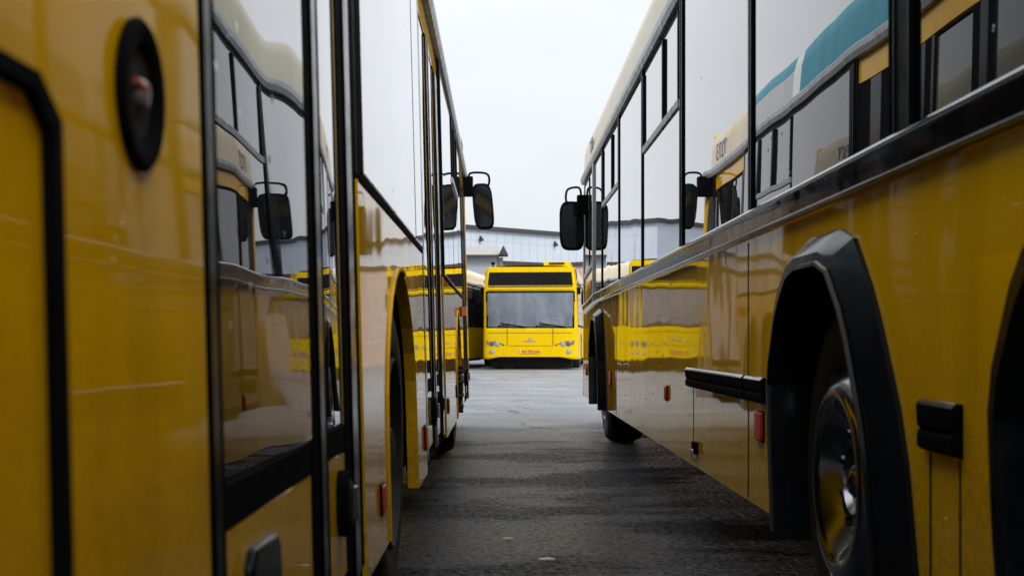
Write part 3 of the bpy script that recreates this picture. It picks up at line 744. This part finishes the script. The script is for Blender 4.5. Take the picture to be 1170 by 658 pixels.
# rain drops standing on the panel between and above the rear arches
M['drop'] = plain('rain_drop', (.95, .74, .16), .08, coat=1.0)  # bright yellow base stands for light refracted in the drops
mb = MB(); rnd = random.Random(3)
for k in range(150):
    y = rnd.uniform(1.9, 3.9) if k < 110 else rnd.uniform(4.5, 8.0); z = rnd.uniform(.45, 1.14); r_ = rnd.choice((.002, .0026, .0034, .005))
    if any(abs(y - c) < .8 and z < 1.13 - .5 * max(0, abs(y - c) - .3) for c in (1.58, 3.31)): continue
    if k >= 110: r_ *= 1.2
    top = [B.P(-1, y + r_ * .55 * math.cos(a), z + r_ * (1.25 * math.sin(a) if math.sin(a) < 0 else 1.9 * math.sin(a)) * .6, .0004) for a in [2 * math.pi * j / 8 for j in range(8)]]
    mid = [B.P(-1, y + r_ * .3 * math.cos(a), z - r_ * .25 + r_ * .5 * math.sin(a), r_ * .55) for a in [2 * math.pi * j / 8 for j in range(8)]]
    mb.add(top + mid + [B.P(-1, y, z - r_ * .25, r_ * .75)], [(j, (j + 1) % 8, 8 + (j + 1) % 8, 8 + j) for j in range(8)] + [(8 + j, 8 + (j + 1) % 8, 16) for j in range(8)], M['drop'])
rd = mb.build('rain_drops', RB, ang=80); rd['kind'] = 'stuff'
text_mesh('fleet_number', '7239', .17, M['blue'], mt, RB, spacing=1.15)
tag(RB, 'yellow three axle bus on the right with black angular wheel arch trim and rub rails', 'bus', GROUP)

# ---- left-hand bus, seen along its right side with the doors
LB = empty('city_bus', (-1.55, 6.0, 0))
B = Bus(LB, 6.0, .0255)
yr, yf = -.6, 13.05
dl = [(1.38, 2.94), (5.36, 7.36), (10.9, 12.5)]
cove = [(8.85, 'teal', 'teal'), (9.05, 'white', 'white'), (10.7, 'teal', 'greyp'), (13.2, 'cream', 'cream')]
build_shell(B, yr, yf, [4.17, 9.85], dl, cove=cove, far=-1)
build_front(B, yf, plate='AA 702 AA', interior=False)
door(B, 1, 1.38, 2.94, [(1.38, 1.49, 2.18, 2.20, None), (2.20, 2.375, 2.65, 2.94, 2.54)], sag=.0115)
door(B, 1, 5.36, 7.36, [(5.36, 5.62, 6.08, 6.20, 5.95), (6.20, 6.42, 6.80, 7.34, 6.62)])
door(B, 1, 10.9, 12.5, [(10.9, 11.05, 11.58, 11.68, 11.4), (11.68, 11.78, 12.3, 12.5, 11.95)])
# hand hole in the lower panel of the near leaf
mb = MB(); B.prism(mb, 1, [(1.60, .30), (1.80, .30), (1.80, .55), (1.775, .572), (1.625, .572), (1.60, .55)], -.02, .004, M['trim']); mb.build('step_cover', LB, bevel=.006)
windows(B, 1, [(3.0, 4.90), (4.90, 5.33), (7.44, 8.97), (9.0, 10.08, 9.56), (10.1, 10.84)], z0=1.222)
pillars(B, 1, [(7.39, 7.42), (10.855, 10.885)], .004)
windows(B, -1, [(.0 + k * 1.45, 1.38 + k * 1.45) for k in range(8)])
for a, b_ in ((yr + .02, 1.37), (2.95, 5.35), (7.37, 10.89)): belt_seal(B, 1, a, b_)
belt(B, -1, [(yr + .02, 1.195), (12.7, 1.195)])
for y, du in ((4.17, True), (9.85, False)):
    for sg in (-1, 1): wheel(B, sg, y, du, 'grimy', .045)
for c in (4.17, 9.85):
    mb = MB(); n_ = len(ARCH_ROUND)
    lip = [(c + y, z) for y, z in ARCH_ROUND]; outr = [(c + y * 1.010, z if k in (0, n_ - 1) else z + .011 * max(0, math.sin(math.pi * (k - 1) / (n_ - 3)))) for k, (y, z) in enumerate(ARCH_ROUND)]
    for k in range(n_ // 2 + 1):
        q_ = [outr[k], outr[k + 1], lip[k + 1], lip[k]]; B.prism(mb, 1, q_, -.02, .007, M['lip'])
    mb.build('wheel_arch_lip', LB, ang=30)
# rear hatch edge with its black seal
mb = MB(); B.strip(mb, 1, [(-.5, 1.005), (.87, 1.005)], [(-.001, -.009), (.010, -.006), (.010, .006), (-.001, .009)], M['rubber'])
B.prism(mb, 1, [(.86, .998), (.868, 1.012), (.912, .985), (.912, .31), (.894, .31), (.894, .975)], -.001, .010, M['rubber']); mb.build('hatch_seal', LB)
# round black filler socket with a small pinkish lock in it
fl = MB(); cy, cz = 1.136, 1.046
prof = [(.066, .0), (.067, -.005), (.062, -.009), (.047, -.008), (.042, -.004), (.041, -.002), (.039, -.0015)]
fl.lathe(prof, (B.P(1, cy, cz, .001)[0], cy - 6.0, cz), 1, M['rubber'], 48); fl.lathe([(.041, -.0014), (.0005, -.0014)], (B.P(1, cy, cz, .001)[0], cy - 6.0, cz), 1, M['hole'], 48); fo = fl.build('filler_socket', LB, ang=40)
fl = MB(); x0 = B.P(1, cy, cz)[0]
fl.tube([(x0, cy - 6.0, cz), (x0 + .008, cy - 6.0, cz + .002), (x0 + .011, cy - 6.0, cz + .002)], [.013, .013, .009], M['lock'], 12); fl.tube([(x0 + .004, cy - 6.018, cz + .010), (x0 + .008, cy - 6.006, cz + .004)], [.004, .005], M['lockred'], 8)
fl.build('lock', fo)
for y, z, dz in ((3.32, .43, .035), (5.24, .446, .045), (7.56, .46, .04), (9.05, .49, .04)): marker(B, 1, y, z, .04, dz, proud=.010)
marker(B, 1, 10.58, 1.08, .06, .035, 'orange', .045)
mirror(B, 1, 12.75, 2.17, .46, .20, .175, .10, .09); mirror(B, -1, 12.75, 2.0, .46, .24, .16)
mb = MB(); B.sbox(mb, 1, 9.1, 9.14, .13, .5, -.27, -.03, M['rubber']); mb.build('mud_flap', LB)
mt = Matrix(((0, -.05, 1, B.P(1, 0, 2.62)[0] + .004), (1, 0, 0, 12.15 - 6.0), (0, 1, .05, 2.63), (0, 0, 0, 1)))
text_mesh('fleet_number', '7273', .22, M['blue'], mt, LB, spacing=1.2)
tag(LB, 'yellow bus on the left with tall glazed double doors and a round black filler socket', 'bus', GROUP)

# ---- two buses parked across the yard, facing the camera
def far_bus(loc, rz, label, plate):
    rt = empty('city_bus', loc, rz, (1, 1, .93))
    B = Bus(rt, 0.0, .012, 'yellow_far', 'glassfar')
    build_shell(B, -12.0, 0.0, [-9.0, -2.75], [(-11.6, -10.2), (-7.1, -5.6), (-1.75, -.45)], cove=[(0, 'cream', 'cream')])
    build_front(B, 0.0, plate=plate)
    for d0, d1 in ((-11.6, -10.2), (-7.1, -5.6), (-1.75, -.45)):
        m_ = (d0 + d1) / 2; door(B, 1, d0, d1, [(d0, d0 + .08, m_ - .03, m_, None), (m_, m_ + .03, d1 - .08, d1, None)])
    windows(B, 1, [(-10.1, -8.65), (-8.6, -7.15), (-5.55, -4.3), (-4.25, -3.0), (-2.95, -1.8)])
    windows(B, -1, [(-11.7 + k * 1.42, -10.34 + k * 1.42) for k in range(8)])
    for sg in (-1, 1):
        for y in (-9.0, -2.75): wheel(B, sg, y, False)
    mb = MB(); mb.box(-1.08, 1.12, -.9, -.45, .06, .40, M['dark']); mb.build('bumper_shade', rt)  # dark block added for the shadow under the front bumper
    mirror(B, 1, .12 - .3, 2.02, .46, .21, .20); mirror(B, -1, .12 - .3, 2.02, .46, .21, .20)
    tag(rt, label, 'bus', GROUP)
    return rt, B
TH = 6.0
cb, B = far_bus((.78, 33.9, .12), R(180 - 5.5), 'yellow bus facing the camera in the middle of the yard', 'AA 702 AA')
mb = MB(); mb.box(-1.0, -.30, -2.6, -.9, 2.90, 3.09, M['yellow_far']); mb.box(-.86, -.44, -.899, -.87, 3.0, 3.06, M['dark']); mb.build('roof_pod', cb, bevel=.03)
mb = MB(); mb.tube([(1.02, -.5, 2.86), (1.02, -.5, 3.02)], .02, M['rubber']); mb.box(.97, 1.07, -.55, -.45, 2.98, 3.05, M['rubber']); mb.build('roof_sensor', cb)
lb2, B2 = far_bus((-2.62, 31.2, .12), R(180 - 8), 'yellow bus half hidden behind the left bus, showing its dark side windows', 'AA 715 AA')

# ------------------------------------------------------------------ litter on the asphalt
for k, (px, py, s_, lab) in enumerate(((470, 613, .03, 'pale flattened scrap nearest the camera on the wet asphalt'), (357, 553, .022, 'small pale scrap on the wet asphalt a little further off'))):
    X_ = 440 + px * .392; Y_ = 400 + py * .392
    yy = 1482 * .83 / (Y_ - 391); xx = (X_ - 571.5) / 1482 * yy
    mb = MB(); n = 9; ring = [(s_ * (1 + .4 * random.random()) * math.cos(2 * math.pi * j / n), s_ * .6 * (1 + .5 * random.random()) * math.sin(2 * math.pi * j / n)) for j in range(n)]
    mb.hexa([(x, y, .004) for x, y in ring], [(x * .85, y * .85, .005 + .003 * random.random()) for x, y in ring], M['paper'])
    o = mb.build('litter_scrap', None, loc=(xx, yy, .004)); tag(o, lab, 'litter')
